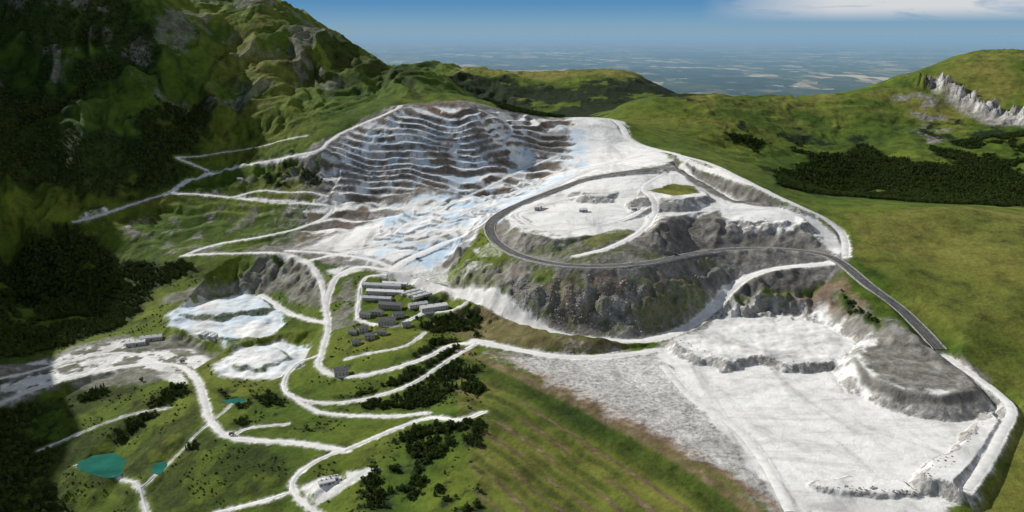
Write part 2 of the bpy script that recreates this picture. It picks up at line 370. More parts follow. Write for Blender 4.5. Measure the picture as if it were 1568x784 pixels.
paint(B,[(745,415),(860,430),(1000,425),(1090,410),(1060,470),(1000,500),(870,500)],.6,patch=(70,-.02))
paint(T,[(1000,535),(1060,507),(1110,458),(1180,452),(1250,470),(1340,520),(1310,545),(1340,580),(1400,608),(1500,612),(1548,625),(1535,670),(1500,740),(1450,795),(1210,795),(1150,720),(1080,650)],.97)
paint(T,[(760,545),(1000,535),(1100,620),(1190,780),(1050,690),(900,612)],.38,12,20); paint(T,[(870,545),(1000,535),(1060,600),(1000,610),(900,570)],.55)
paint(T,[(592,422),(560,395),(450,388),(520,355),(600,318),(640,300),(700,300),(790,290),(860,262),(870,200),(960,210),(1000,230),(1040,250),(960,262),(880,275),(800,312),(750,345),(720,375),(680,400),(640,422)],1,14,22)
paint(T,[(860,187),(940,180),(965,210),(1020,232),(1000,240),(900,235),(870,215)],.9)
paint(T,[(520,290),(600,260),(640,280),(600,320),(540,340)],.7,patch=(70,.0))
paint(T,[(768,338),(800,357),(850,366),(905,362),(960,352),(1005,345),(1015,332),(1100,322),(1100,338),(1150,352),(1220,352),(1260,370),(1280,395),(1300,380),(1250,330),(1180,310),(1120,310),(1040,262),(1000,262),(880,282),(800,315)],1,6,8)
paint(T,[(1035,246),(1090,262),(1140,285),(1200,315),(1160,315),(1110,306),(1065,284),(1036,262)],.85,5,5,sub=True)
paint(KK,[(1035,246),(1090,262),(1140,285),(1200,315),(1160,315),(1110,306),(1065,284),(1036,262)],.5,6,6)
paint(T,BAS1,1,8,10); paint(T,BAS2,1,8,10)
paint(T,[(0,590),(100,558),(200,538),(290,535),(320,550),(290,572),(200,562),(100,584),(0,618)],.9,8,8,patch=(50,-.15))
paint(T,[(30,560),(130,530),(205,515),(215,530),(140,545),(40,575)],.9,8,8,patch=(40,-.05))
paint(T,[(462,748),(500,731),(560,716),(587,718),(545,738),(505,765),(484,776)],.9,3,4)
paint(T,[(240,575),(280,570),(290,588),(270,590)],.8,4,6)
paint(T,[(415,325),(440,315),(485,318),(470,330)],1,5,5); paint(T,[(118,332),(160,318),(175,328),(135,342)],1,4,5)
paint(T,[(720,380),(760,375),(768,392),(735,395)],1,5,5); paint(T,[(500,415),(590,395),(640,425),(600,425),(560,412),(520,425)],.9,6,8)
paint(T,[(590,420),(650,400),(700,405),(740,400),(800,405),(700,425),(640,430)],.7,6,10)
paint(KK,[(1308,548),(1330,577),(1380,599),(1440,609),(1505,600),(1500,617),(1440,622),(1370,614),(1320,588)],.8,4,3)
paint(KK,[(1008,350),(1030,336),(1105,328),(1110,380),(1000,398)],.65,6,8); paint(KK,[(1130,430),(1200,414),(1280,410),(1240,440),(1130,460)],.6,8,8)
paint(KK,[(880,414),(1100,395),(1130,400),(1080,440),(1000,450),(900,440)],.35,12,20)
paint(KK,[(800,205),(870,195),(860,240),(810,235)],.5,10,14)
paint(D,[(1300,330),(1700,330),(1700,800),(1480,800),(1560,620),(1450,520),(1305,390)],.9,20,20)
paint(D,[(900,160),(1100,148),(1350,130),(1480,90),(1700,90),(1568,180),(1400,190),(1300,170),(1250,215),(1100,200)],.75,20,30,far=True,patch=(300,-.15))
paint(D,[(640,100),(960,103),(980,125),(860,124),(700,118)],1,20,30,far=True)
paint(D,[(300,40),(420,20),(470,90),(440,170),(360,200),(330,120)],.7,20,30,far=True,patch=(200,-.15))
GR=np.zeros_like(Z)
def grass(px,v=1,soft=4,warp=5,dry=0,patch=None):
    poly=survey(px); w=win(poly,20); m=sst(soft,-soft,sd_poly(GX[w],GY[w],poly)+wny[w]*warp)*v
    if patch: m=m*sst(patch[1]-.12,patch[1]+.12,pnoise(GX,GY,patch[0],'n')[w])
    GR[w]=np.maximum(GR[w],m); MK[D][w]=np.maximum(MK[D][w],m*dry)
grass([(990,292),(1030,281),(1065,285),(1072,296),(1030,300)],dry=.9); grass([(890,365),(940,352),(970,350),(965,362),(920,378),(895,382)],.8,dry=.6)
grass([(1275,442),(1300,450),(1320,478),(1355,495),(1350,508),(1300,480),(1280,465)],1,8,8)
grass([(200,305),(290,298),(300,305),(260,318),(210,315)],1,6,10,dry=.8)
grass([(810,410),(850,412),(840,440),(815,440)],.9,8,14); grass([(980,460),(1070,440),(1075,480),(1010,505),(970,500)],.6,16,30)
grass([(720,415),(1100,405),(1080,480),(990,515),(860,510),(740,460)],.6,12,20,.3,patch=(60,.16))
grass([(780,350),(900,370),(1000,398),(860,402),(790,385)],.5,8,10,.4,patch=(40,.1))
grass([(690,410),(730,415),(760,440),(730,455),(690,440)],.6,12,20)
grass([(430,478),(470,490),(480,520),(450,520)],.9,6,8); grass([(345,517),(400,517),(430,510),(400,528),(350,530)],.9,4,5)
grass([(655,552),(700,532),(735,532),(715,548),(665,565)],1,4,4,dry=.7)
w=win(survey([(190,345),(260,300),(480,250),(620,330),(420,390),(200,380)]),30)
GR[w]=np.maximum(GR[w],BEN[w]*sst(-480,-680,GX[w]+wnx[w]*160)*(.3+.7*sst(-.25,.1,wnx[w])))
# forests, plus left-side shadow painted as forest floor (values above .6 also carry trees)
paint(FoSh,[(560,600),(620,560),(660,520),(640,500),(690,470),(735,490),(735,520),(700,550),(735,560),(740,610),(640,625),(560,630),(500,610)],1,8,10,patch=(70,-.3))
paint(FoSh,[(600,655),(740,640),(740,700),(700,720),(620,700),(560,690)],1,8,10,patch=(60,-.2))
paint(FoSh,[(655,455),(690,462),(660,495),(600,500),(610,480)],1,6,8,patch=(40,.0))
paint(FoSh,[(-100,640),(120,600),(280,575),(305,640),(420,690),(440,740),(300,790),(-100,800)],.58,10,20,patch=(90,-.15))
paint(FoSh,[(-100,640),(60,600),(110,680),(90,740),(130,800),(-100,800)],.85,20,30,patch=(90,-.5))
paint(FoSh,[(-100,640),(120,600),(280,575),(300,640),(300,690),(200,680),(100,640),(-100,720)],.95,10,20,patch=(120,.22))
paint(FoSh,[(320,590),(420,600),(500,660),(360,660)],.85,10,10,patch=(60,.15))
paint(FoSh,[(500,700),(740,690),(740,790),(520,790)],.9,10,10,patch=(60,.26))
paint(FoSh,[(-100,330),(120,345),(190,400),(300,400),(300,425),(240,445),(190,500),(0,550),(-100,560)],1,20,30,patch=(120,-.6))  # ravine: forest, with its shadow painted in as forest floor
paint(FoSh,[(-100,-60),(180,-20),(250,90),(345,180),(275,290),(180,320),(-100,340)],.75,20,30,far=True,patch=(500,-.6))  # left mountain's shadow put into the ground colour
paint(FoSh,[(0,120),(200,100),(330,180),(250,280),(0,330)],.95,20,30,far=True,patch=(300,-.05))  # dark shadow of the mountain ridge, painted as forest
paint(FoSh,[(480,60),(560,95),(640,130),(640,155),(540,150),(430,110)],.6,20,30,far=True,patch=(200,-.3))
paint(FoSh,[(1185,262),(1240,240),(1290,245),(1310,215),(1340,235),(1400,250),(1568,272),(1700,290),(1700,329),(1568,329),(1300,322),(1190,292)],1,15,25,far=True,patch=(200,-.8))
paint(FoSh,[(1130,170),(1260,200),(1300,240),(1180,240),(1100,215)],1,12,22,far=True,patch=(140,.35))
paint(FoSh,[(620,118),(760,128),(860,135),(960,125),(1040,142),(1050,160),(940,165),(860,180),(760,165)],1,10,20,far=True,patch=(300,-.4))
paint(FoSh,[(1400,180),(1480,190),(1568,200),(1700,210),(1700,290),(1568,290),(1450,270)],1,12,22,far=True,patch=(200,-.1))
paint(FoSh,[(1285,443),(1305,462),(1345,492),(1350,505),(1300,482)],1,5,4)
paint(FoSh,[(400,255),(470,245),(500,290),(400,290)],1,8,12,patch=(50,.1))
paint(R,[(1420,134),(1440,124),(1475,146),(1505,166),(1568,181),(1700,190),(1700,206),(1568,199),(1510,192),(1460,172)],1,6,6,far=True,fw=30)
paint(R,[(1385,150),(1430,150),(1440,215),(1500,250),(1480,255),(1410,210)],.8,10,10,far=True,patch=(90,-.1))
paint(R,[(1340,125),(1360,112),(1400,108),(1390,122)],.7,10,10,far=True,patch=(90,-.1),fw=20)
paint(T,[(1422,134),(1440,126),(1475,148),(1505,168),(1568,183),(1700,192),(1700,202),(1568,196),(1510,188),(1460,165)],.5,6,6,far=True,patch=(60,.0),fw=30)
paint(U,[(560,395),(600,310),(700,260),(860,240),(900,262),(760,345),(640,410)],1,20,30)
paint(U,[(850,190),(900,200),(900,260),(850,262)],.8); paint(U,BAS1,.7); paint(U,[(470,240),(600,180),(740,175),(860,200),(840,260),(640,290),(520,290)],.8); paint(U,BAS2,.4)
gy_,gx_=np.gradient(Z,ST); SLP=np.hypot(gx_,gy_)
Tm=MK[T]; Rm=MK[R]
Tm=Tm*(1-sst(.38,.58,SLP)*.8*sst(-.45,.1,wnx+wny*.5+.2))
UB=BEN*(GY>1800)*(GX>-600)
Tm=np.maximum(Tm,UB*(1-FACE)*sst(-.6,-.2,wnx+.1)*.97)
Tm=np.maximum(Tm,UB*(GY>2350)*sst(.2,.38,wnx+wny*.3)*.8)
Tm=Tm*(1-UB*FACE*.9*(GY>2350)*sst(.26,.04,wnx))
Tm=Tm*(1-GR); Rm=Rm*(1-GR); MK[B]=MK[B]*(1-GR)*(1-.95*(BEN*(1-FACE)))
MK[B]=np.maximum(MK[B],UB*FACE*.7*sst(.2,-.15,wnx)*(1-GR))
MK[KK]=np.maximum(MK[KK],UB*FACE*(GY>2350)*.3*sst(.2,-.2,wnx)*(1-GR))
nS=fbm(GX,GY,130,4,151)
MK[B]=np.maximum(MK[B],inS*sst(.08,.18,frS)*sst(.46,.36,frS)*.85*sst(-.35,.1,nS)*sst(60,75,d_))
MK[B]=np.maximum(MK[B],inS*sst(.0,2,d_)*sst(26,20,d_)*.7)
MK[D]=np.maximum(MK[D],inS*.75*sst(40,80,d_))
MK[FoSh]=np.maximum(MK[FoSh],inS*np.maximum(sst(22,28,de_)*sst(66,58,de_)*.45,sst(.6,.7,frS)*sst(1,.9,frS)*.5*sst(.35,-.1,nS)))
RDn=RD+wny*3
Tm=np.maximum(Tm,.97*sst(5,-1,RDn)); 
MK[FoSh]*=sst(3,14,RD); MK[KK]*=sst(0,8,RD)*(1-GR)
MK[T]=Tm*(1-MK[KK]*.8); MK[R]=Rm

# ------------------------------------------------------------ terrain mesh
NC=1400; th=np.linspace(-math.radians(53),math.radians(53),NC)
r=np.concatenate([np.exp(np.linspace(math.log(520),math.log(4300),1120)),np.exp(np.linspace(math.log(4300),math.log(11000),190))[1:],np.exp(np.linspace(math.log(11000),math.log(300000),150))[1:]])
NR=len(r); RR,TH=np.meshgrid(r,th,indexing='ij')
VX=(RR*np.sin(TH)).astype(f4); VY=(RR*np.cos(TH)-320).astype(f4)
inside=(VX>X0)&(VX<X1-ST)&(VY>Y0)&(VY<Y1-ST)
VZ=np.empty_like(VX); VZ[inside]=samp(Z,VX[inside],VY[inside]); o=~inside; VZ[o]=base(VX[o],VY[o])
mA=np.zeros((NR,NC,4),f4); mB=np.zeros((NR,NC,4),f4); mC=np.zeros((NR,NC,4),f4); mA[...,3]=1; mB[...,3]=1; mC[...,3]=1
def fsamp(A,x,y):
    i=np.clip(((x-FX0)/FST).astype(int),0,len(fxs)-1); j=np.clip(((y-FY0)/FST).astype(int),0,len(fys)-1); return A[j,i]
infar=(~inside)&(VX>FX0)&(VX<FX1)&(VY>FY0)&(VY<FY1)
for arr,c,k in((mA,0,T),(mA,1,R),(mA,2,B),(mB,0,FoSh),(mB,1,U),(mC,0,D),(mC,1,KK)):
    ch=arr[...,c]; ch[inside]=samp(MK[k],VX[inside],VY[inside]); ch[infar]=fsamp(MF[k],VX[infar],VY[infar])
mB[...,2]=sst(6500,11000,VY)
def mesh_np(name,co,faces):
    me=bpy.data.meshes.new(name); me.vertices.add(len(co)); me.vertices.foreach_set('co',np.ascontiguousarray(co,dtype=f4).ravel())
    k=faces.shape[1]; me.loops.add(faces.size); me.loops.foreach_set('vertex_index',faces.ravel().astype(np.int32))
    me.polygons.add(len(faces)); me.polygons.foreach_set('loop_start',np.arange(0,faces.size,k,dtype=np.int32))
    me.update(calc_edges=True); return me
def addobj(name,me,mat=None,parent=None,smooth_=False):
    o=bpy.data.objects.new(name,me); scene.collection.objects.link(o)
    if mat: me.materials.append(mat)
    if parent: o.parent=parent
    if smooth_: me.polygons.foreach_set('use_smooth',np.ones(len(me.polygons),bool))
    return o
idx=np.arange(NR*NC).reshape(NR,NC)
fc=np.stack([idx[:-1,:-1],idx[:-1,1:],idx[1:,1:],idx[1:,:-1]],-1).reshape(-1,4)
co=np.stack([VX,VY,VZ],-1).reshape(-1,3)*S
me=mesh_np('terrain',co,fc)
for nm,a in(('mA',mA),('mB',mB),('mC',mC)):
    at=me.attributes.new(nm,'FLOAT_COLOR','POINT'); at.data.foreach_set('color',a.ravel())

# ------------------------------------------------------------ node helpers
def newmat(name):
    m=bpy.data.materials.new(name); m.use_nodes=True; nt=m.node_tree; nt.nodes.clear()
    out=nt.nodes.new('ShaderNodeOutputMaterial'); bs=nt.nodes.new('ShaderNodeBsdfPrincipled'); nt.links.new(bs.outputs[0],out.inputs[0])
    bs.inputs['Roughness'].default_value=.9; bs.inputs['Specular IOR Level'].default_value=.12
    return m,nt,bs
class N:
    def __init__(s,nt): s.nt=nt; s.tc=nt.nodes.new('ShaderNodeTexCoord').outputs['Object']
    def lk(s,v,i):
        if isinstance(v,bpy.types.NodeSocket): s.nt.links.new(v,i)
        elif isinstance(v,(tuple,list)): i.default_value=(*v,1) if len(v)==3 and len(i.default_value)==4 else v
        else: i.default_value=v
    def noise(s,sc,det=4,rough=.55,dist=0,vec=None):
        n=s.nt.nodes.new('ShaderNodeTexNoise'); n.inputs['Scale'].default_value=sc; n.inputs['Detail'].default_value=det; n.inputs['Roughness'].default_value=rough; n.inputs['Distortion'].default_value=dist
        s.nt.links.new(vec or s.tc,n.inputs['Vector']); return n.outputs['Fac']
    def ramp(s,f,stops):
        n=s.nt.nodes.new('ShaderNodeValToRGB'); e=n.color_ramp.elements
        while len(e)<len(stops): e.new(.5)
        for k,(p,c) in enumerate(stops): e[k].position=p; e[k].color=(*c,1) if not isinstance(c,(int,float)) else (c,c,c,1)
        s.nt.links.new(f,n.inputs[0]); return n.outputs[0]
    def mix(s,f,a,b,mode='MIX'):
        n=s.nt.nodes.new('ShaderNodeMix'); n.data_type='RGBA'; n.blend_type=mode
        s.lk(f,n.inputs[0]); s.lk(a,n.inputs[6]); s.lk(b,n.inputs[7]); return n.outputs[2]
    def m(s,op,a,b=0.0,c=0.0):
        n=s.nt.nodes.new('ShaderNodeMath'); n.operation=op; s.lk(a,n.inputs[0]); s.lk(b,n.inputs[1])
        if len(n.inputs)>2: s.lk(c,n.inputs[2])
        return n.outputs[0]
    def map(s,scale,rot=(0,0,0)):
        n=s.nt.nodes.new('ShaderNodeMapping'); n.inputs['Scale'].default_value=scale; n.inputs['Rotation'].default_value=rot; s.nt.links.new(s.tc,n.inputs[0]); return n.outputs[0]
    def bump(s,h,strength,dist,bs):
        n=s.nt.nodes.new('ShaderNodeBump'); n.inputs['Strength'].default_value=strength; n.inputs['Distance'].default_value=dist; s.nt.links.new(h,n.inputs['Height']); s.nt.links.new(n.outputs[0],bs.inputs['Normal']); return n
def talc_col(g):
    a=g.noise(.008,7,.66,1.2); b=g.noise(.09,4,.6); st=g.noise(.02,6,.66,.9,g.map((1,.16,1),(0,0,.6))); s2=g.noise(.03,5,.6,.6,g.map((.2,1,1),(0,0,.35)))
    c=g.ramp(a,[(.32,(.54,.54,.525)),(.43,(.75,.75,.735)),(.55,(.84,.84,.82)),(.7,(.9,.895,.87))])
    c=g.mix(.3,c,g.ramp(b,[(.33,.5),(.5,.95),(.7,1.0)]),'MULTIPLY')
    c=g.mix(.5,c,g.ramp(st,[(.38,.5),(.48,1.0),(.7,1.05)]),'MULTIPLY')
    c=g.mix(.4,c,g.ramp(s2,[(.38,.55),(.47,1.0),(.7,1.05)]),'MULTIPLY'); return c
mat_t,nt,bs=newmat('terrain_surface'); g=N(nt)
def attr(nm):
    a=nt.nodes.new('ShaderNodeAttribute'); a.attribute_name=nm; sp=nt.nodes.new('ShaderNodeSeparateColor'); nt.links.new(a.outputs['Color'],sp.inputs[0]); return sp.outputs
a=attr('mA'); b=attr('mB'); c3=attr('mC')
gn1=g.noise(.0035,6,.6,.6); gn2=g.noise(.03,6,.68,.3); gn3=g.noise(.22,4,.7)
grass=g.ramp(gn1,[(.3,(.036,.072,.009)),(.45,(.073,.118,.014)),(.58,(.115,.152,.02)),(.72,(.17,.17,.032))])
dry=g.ramp(gn1,[(.3,(.09,.118,.018)),(.5,(.155,.165,.032)),(.7,(.22,.19,.052))])
grass=g.mix(c3[0],grass,dry)
grass=g.mix(.75,grass,g.ramp(gn2,[(.34,.35),(.5,.95),(.68,1.35)]),'MULTIPLY')
grass=g.mix(.5,grass,g.ramp(gn3,[(.32,.55),(.52,1.0),(.7,1.3)]),'MULTIPLY')
forest_and_shadow=g.ramp(g.noise(.07,5,.7),[(.35,(.005,.011,.004)),(.55,(.014,.027,.008)),(.7,(.034,.052,.015))])  # forest floor colour, also used for the painted shadow at left
brown=g.ramp(g.noise(.05,6,.65,.5),[(.3,(.08,.054,.036)),(.5,(.175,.117,.076)),(.7,(.31,.23,.165))])
rockn=g.noise(.045,7,.7,.6); rs=g.noise(.06,5,.65,.3,g.map((1,1,.25)))
rock=g.ramp(rockn,[(.3,(.11,.103,.09)),(.46,(.2,.19,.17)),(.6,(.32,.31,.285)),(.75,(.58,.57,.54))])
rock=g.mix(.55,rock,g.ramp(rs,[(.35,.55),(.55,1.0),(.7,1.3)]),'MULTIPLY')
talc=talc_col(g)
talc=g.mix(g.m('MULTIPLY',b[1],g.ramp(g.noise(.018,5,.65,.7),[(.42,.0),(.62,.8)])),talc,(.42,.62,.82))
def sh(m,k=1.8):
    e=g.m('MULTIPLY',g.m('MULTIPLY',m,g.m('SUBTRACT',1.0,m)),4.0)
    x=g.m('ADD',m,g.m('MULTIPLY',g.m('MULTIPLY',g.m('SUBTRACT',gn3,.5),k),e))
    return g.m('MINIMUM',g.m('MAXIMUM',x,0.0),1.0)
col=g.mix(sh(b[0]),grass,forest_and_shadow)
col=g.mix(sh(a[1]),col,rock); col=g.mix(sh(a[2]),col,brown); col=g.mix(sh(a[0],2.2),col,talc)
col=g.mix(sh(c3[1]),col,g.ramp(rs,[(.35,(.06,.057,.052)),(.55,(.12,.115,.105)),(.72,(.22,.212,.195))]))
vo=nt.nodes.new('ShaderNodeTexVoronoi'); vo.inputs['Scale'].default_value=.0022; nt.links.new(g.map((1,.4,1),(0,0,.3)),vo.inputs['Vector'])
vs=nt.nodes.new('ShaderNodeSeparateColor'); nt.links.new(vo.outputs['Color'],vs.inputs[0])
fld=g.ramp(vs.outputs[0],[(.0,(.03,.06,.02)),(.45,(.06,.1,.03)),(.66,(.15,.15,.06)),(.76,(.45,.35,.19)),(1,(.7,.55,.34))])
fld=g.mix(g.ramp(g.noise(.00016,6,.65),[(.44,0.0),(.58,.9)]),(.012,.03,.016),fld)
tw=g.ramp(g.noise(.0009,6,.75),[(.61,0.0),(.65,.75)]); fld=g.mix(tw,fld,(.8,.7,.6))
col=g.mix(b[2],col,fld)
nt.links.new(col,bs.inputs['Base Color'])
damp=g.m('SUBTRACT',1.0,g.m('MULTIPLY',a[0],.6))
h=g.m('MULTIPLY',g.m('ADD',g.m('MULTIPLY',g.noise(.05,7,.65),2.8),g.m('MULTIPLY',rockn,g.m('MULTIPLY',a[1],2.4))),damp)
bp=g.bump(h,.9,1.5,bs)
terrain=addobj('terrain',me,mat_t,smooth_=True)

# ------------------------------------------------------------ roads ribbons
mat_g,nt,bs=newmat('gravel'); g=N(nt); c=g.ramp(g.noise(.12,5,.6),[(.3,(.62,.61,.59)),(.5,(.76,.75,.73)),(.7,(.85,.84,.81))])
c=g.mix(.45,c,g.ramp(g.noise(.012,3,.6),[(.35,.65),(.6,1.0)]),'MULTIPLY'); nt.links.new(c,bs.inputs['Base Color'])
mat_a,nt,bs=newmat('asphalt'); g=N(nt); c=g.ramp(g.noise(.2,5,.7),[(.3,(.06,.06,.062)),(.5,(.11,.11,.112)),(.72,(.18,.18,.175))])
c=g.mix(.6,c,g.ramp(g.noise(.02,4,.6),[(.35,.7),(.6,1.1)]),'MULTIPLY'); nt.links.new(c,bs.inputs['Base Color'])
mat_b,nt,bs=newmat('berm_rubble'); g=N(nt); nt.links.new(g.ramp(g.noise(.4,4,.7),[(.3,(.14,.14,.135)),(.6,(.36,.35,.33))]),bs.inputs['Base Color'])
mat_line,nt,bs=newmat('road_paint'); g=N(nt); nt.links.new(g.ramp(g.noise(1.5,3,.7),[(.35,(.25,.25,.24)),(.55,(.45,.45,.43))]),bs.inputs['Base Color'])
def ribbon(name,Q,offs,lifts,mat,parent=None,jit=0):
    m=len(Q); t=np.gradient(Q[:,:2],axis=0); t/=np.linalg.norm(t,axis=1)[:,None]+1e-9; nrm=np.stack([-t[:,1],t[:,0]],1)
    V=[]
    for o_,l in zip(offs,lifts):
        oo=o_+(fbm(Q[:,0],Q[:,1],25,3,int(abs(o_))%7+200)*jit if jit else 0)
        p=Q[:,:2]+nrm*(oo[:,None] if jit else oo); z=samp(Z,p[:,0],p[:,1])+l
        V.append(np.column_stack([p,z]))
    k=len(offs); V=np.stack(V,1).reshape(-1,3)*S; I=np.arange(m*k).reshape(m,k)
    F_=np.stack([I[:-1,:-1],I[1:,:-1],I[1:,1:],I[:-1,1:]],-1).reshape(-1,4)
    return addobj(name,mesh_np(name,V,F_),mat,parent,True)
for nm,Q,w_,mt in ROADS:
    ok=(Q[:,1]>Y0+5)&(Q[:,1]<Y1-8)&(np.abs(Q[:,0])<X1-8); Q=Q[ok]
    if len(Q)<4: continue
    h_=w_/2
    if mt=='gravel': ribbon(nm,Q,[-h_,-h_*.5,0,h_*.5,h_],[-.4,.7,.8,.7,-.4],mat_g,jit=min(1.6,w_*.2))
    else:
        e=bpy.data.objects.new(nm,None); scene.collection.objects.link(e)
        ribbon('carriageway',Q,[-9,-4,0,4,9],[1.2]*5,mat_a,e)
        ribbon('berm_outer',Q,[-15.5,-13,-10.5],[0,3.0,.6],mat_b,e,jit=.8); ribbon('berm_inner',Q,[10.5,12.5,14.5],[.6,2.2,0],mat_b,e,jit=.8)
        ribbon('centre_line',Q,[-.15,.15],[1.35]*2,mat_line,e)
        ribbon('edge_line_1',Q,[-8.2,-7.9],[1.35]*2,mat_line,e); ribbon('edge_line_2',Q,[7.9,8.2],[1.35]*2,mat_line,e)
mat_w,nt,bs=newmat('pond_water'); g=N(nt); nt.links.new(g.ramp(g.noise(.03,3),[(.35,(.015,.1,.07)),(.65,(.03,.18,.13))]),bs.inputs['Base Color'])
bs.inputs['Roughness'].default_value=.12; bs.inputs['Specular IOR Level'].default_value=.5; g.bump(g.noise(1.2,3),.15,.1,bs)
for poly,zp in PONDS:
    cx=sum(p[0] for p in poly)/len(poly); cy=sum(p[1] for p in poly)/len(poly)
    Qp=catmull([((p[0]-cx)*1.06+cx,(p[1]-cy)*1.06+cy,0) for p in poly+[poly[0]]],4)[:-1]
    m_=bpy.data.meshes.new('pond'); m_.from_pydata([(a_*S,b_*S,zp*S) for a_,b_,_ in Qp],[],[list(range(len(Qp)))]); addobj('pond',m_,mat_w)

# ------------------------------------------------------------ vegetation
mat_leaf,nt,bs=newmat('leaves'); g=N(nt); oi=nt.nodes.new('ShaderNodeObjectInfo')
c=g.ramp(oi.outputs['Random'],[(0,(.035,.062,.013)),(.5,(.06,.1,.02)),(1,(.1,.14,.03))]); c=g.mix(.6,c,g.ramp(g.noise(.9,2),[(.35,.5),(.65,1.4)]),'MULTIPLY'); nt.links.new(c,bs.inputs['Base Color'])
mat_bark,nt,bs=newmat('bark'); g=N(nt); nt.links.new(g.ramp(g.noise(3,3),[(.3,(.05,.035,.025)),(.7,(.13,.1,.07))]),bs.inputs['Base Color'])
def tree_mesh(name,seed,conifer=False):
    rg=random.Random(seed); V=[];Fc=[];Mi=[]
    def tube(p0,p1,r0,r1,k=5):
        b0=len(V); d=(Vector(p1)-Vector(p0)).normalized(); u=d.orthogonal(); w=d.cross(u)
        for p,r_ in((p0,r0),(p1,r1)):
            for i in range(k):
                a_=2*math.pi*i/k; V.append(tuple(Vector(p)+(u*math.cos(a_)+w*math.sin(a_))*r_))
        for i in range(k): Fc.append((b0+i,b0+(i+1)%k,b0+k+(i+1)%k,b0+k+i)); Mi.append(1)
    def leaf(c,s):
        b0=len(V); u=Vector([rg.gauss(0,1) for _ in range(3)]).normalized(); w=u.orthogonal().normalized()
        w=(Matrix.Rotation(rg.random()*6.28,3,u)@w); q2=u.cross(w)
        for a_,b_ in((-1,-.6),(1,-.8),(.8,.7),(-.7,1)): V.append(tuple(Vector(c)+(w*a_+q2*b_)*s*rg.uniform(.7,1.2)))
        Fc.append((b0,b0+1,b0+2,b0+3)); Mi.append(0)
    if conifer:
        tube((0,0,-.5),(0,0,10),.25,.04)
        for k in range(12):
            z=1.5+k*.75; rr=(1-(z-1)/9.8)*2.6*rg.uniform(.8,1.15)
            for j in range(14):
                a_=rg.random()*6.28; q_=rr*math.sqrt(rg.random()); leaf((math.cos(a_)*q_,math.sin(a_)*q_,z-q_*.3+rg.uniform(-.3,.3)),.55)
    else:
        tube((0,0,-.5),(.1,.1,4.5),.3,.15)
        cl=[]
        for k in range(9):
            a_=k*2.4+rg.random(); rr=rg.uniform(1.1,2.9); z=rg.uniform(2.4,6.0); c_=(math.cos(a_)*rr,math.sin(a_)*rr,z); cl.append((c_,rg.uniform(1.0,1.7)))
            if k<5: tube((.05,.05,rg.uniform(1.8,3.4)),c_,.1,.03,4)
        cl.append(((0,0,6.4),1.4))
        for c_,r_ in cl:
            for j in range(24):
                d=Vector([rg.gauss(0,1) for _ in range(3)]).normalized()*r_*rg.uniform(.55,1.1); leaf((c_[0]+d.x,c_[1]+d.y,c_[2]+d.z*.8),.5)
    m_=bpy.data.meshes.new(name); m_.from_pydata(V,[],Fc); m_.materials.append(mat_leaf); m_.materials.append(mat_bark); m_.polygons.foreach_set('material_index',Mi); return m_
def scatter(name,child,cmesh,pts,size,mats=None,sink=.0):
    if len(pts)==0: return
    pts=np.asarray(pts); k=len(pts); z=samp(Z,pts[:,0],pts[:,1])-sink; a_=RS.rand(k)*6.283; s_=size*(.6+.8*RS.rand(k))
    ca,sa=np.cos(a_),np.sin(a_); C=np.column_stack([pts*S,z*S]); V=[]
    for ux,uy in((-.5,-.5),(.5,-.5),(.5,.5),(-.5,.5)):
        V.append(C+np.column_stack([(ux*ca-uy*sa)*s_,(ux*sa+uy*ca)*s_,0*s_]))
    V=np.stack(V,1).reshape(-1,3); F_=np.arange(4*k).reshape(-1,4)
    p=addobj(name,mesh_np(name,V,F_)); p.instance_type='FACES'; p.use_instance_faces_scale=True; p.show_instancer_for_render=False; p.show_instancer_for_viewport=False
    c_=bpy.data.objects.new(child,cmesh); scene.collection.objects.link(c_); c_.parent=p
    if mats: cmesh.materials.append(mats)
    return p
Fm=MK[FoSh]
cand=np.column_stack([RS.uniform(X0,X1,420000),RS.uniform(800,3250,420000)])
fv=samp(Fm,cand[:,0],cand[:,1]); vis=np.abs(cand[:,0])<cand[:,1]*.72+120
keep=cand[(fv>RS.rand(len(cand))*.3+.66)&vis&(RS.rand(len(cand))<np.where(cand[:,1]<1900,1,.7))]
c2=np.column_stack([RS.uniform(-1300,-50,60000),RS.uniform(850,2000,60000)])
nb=fbm(c2[:,0],c2[:,1],90,4,303); ok=(nb>.12)&(samp(MK[T],c2[:,0],c2[:,1])<.05)&(samp(MK[R],c2[:,0],c2[:,1])<.1)&(samp(RD,c2[:,0],c2[:,1])>8)&(RS.rand(60000)<.25)
bush=c2[ok]
def clear(P_):
    k=np.ones(len(P_),bool)
    for poly,_ in PONDS: k&=sd_poly(P_[:,0],P_[:,1],poly)>8
    for (x,y,z),b_ in zip(BPOS,BL): k&=np.hypot(P_[:,0]-x,(P_[:,1]-y+8)*.8)>b_[3]/S*.5+10
    return P_[k]
keep=clear(keep); bush=clear(bush)
sp=fbm(keep[:,0],keep[:,1],120,3,77)+RS.randn(len(keep))*.1
con=keep[sp>.5]; br=keep[sp<=.5]
scatter('broadleaf_forest','tree',tree_mesh('tree_a',1),br[::2],.62)
scatter('broadleaf_forest','tree',tree_mesh('tree_b',2),br[1::2],.7)
scatter('conifer_forest','conifer_tree',tree_mesh('tree_c',3,True),con,.62)
scatter('meadow_bushes','bush',tree_mesh('bush_a',4),bush,.28,sink=1.5)
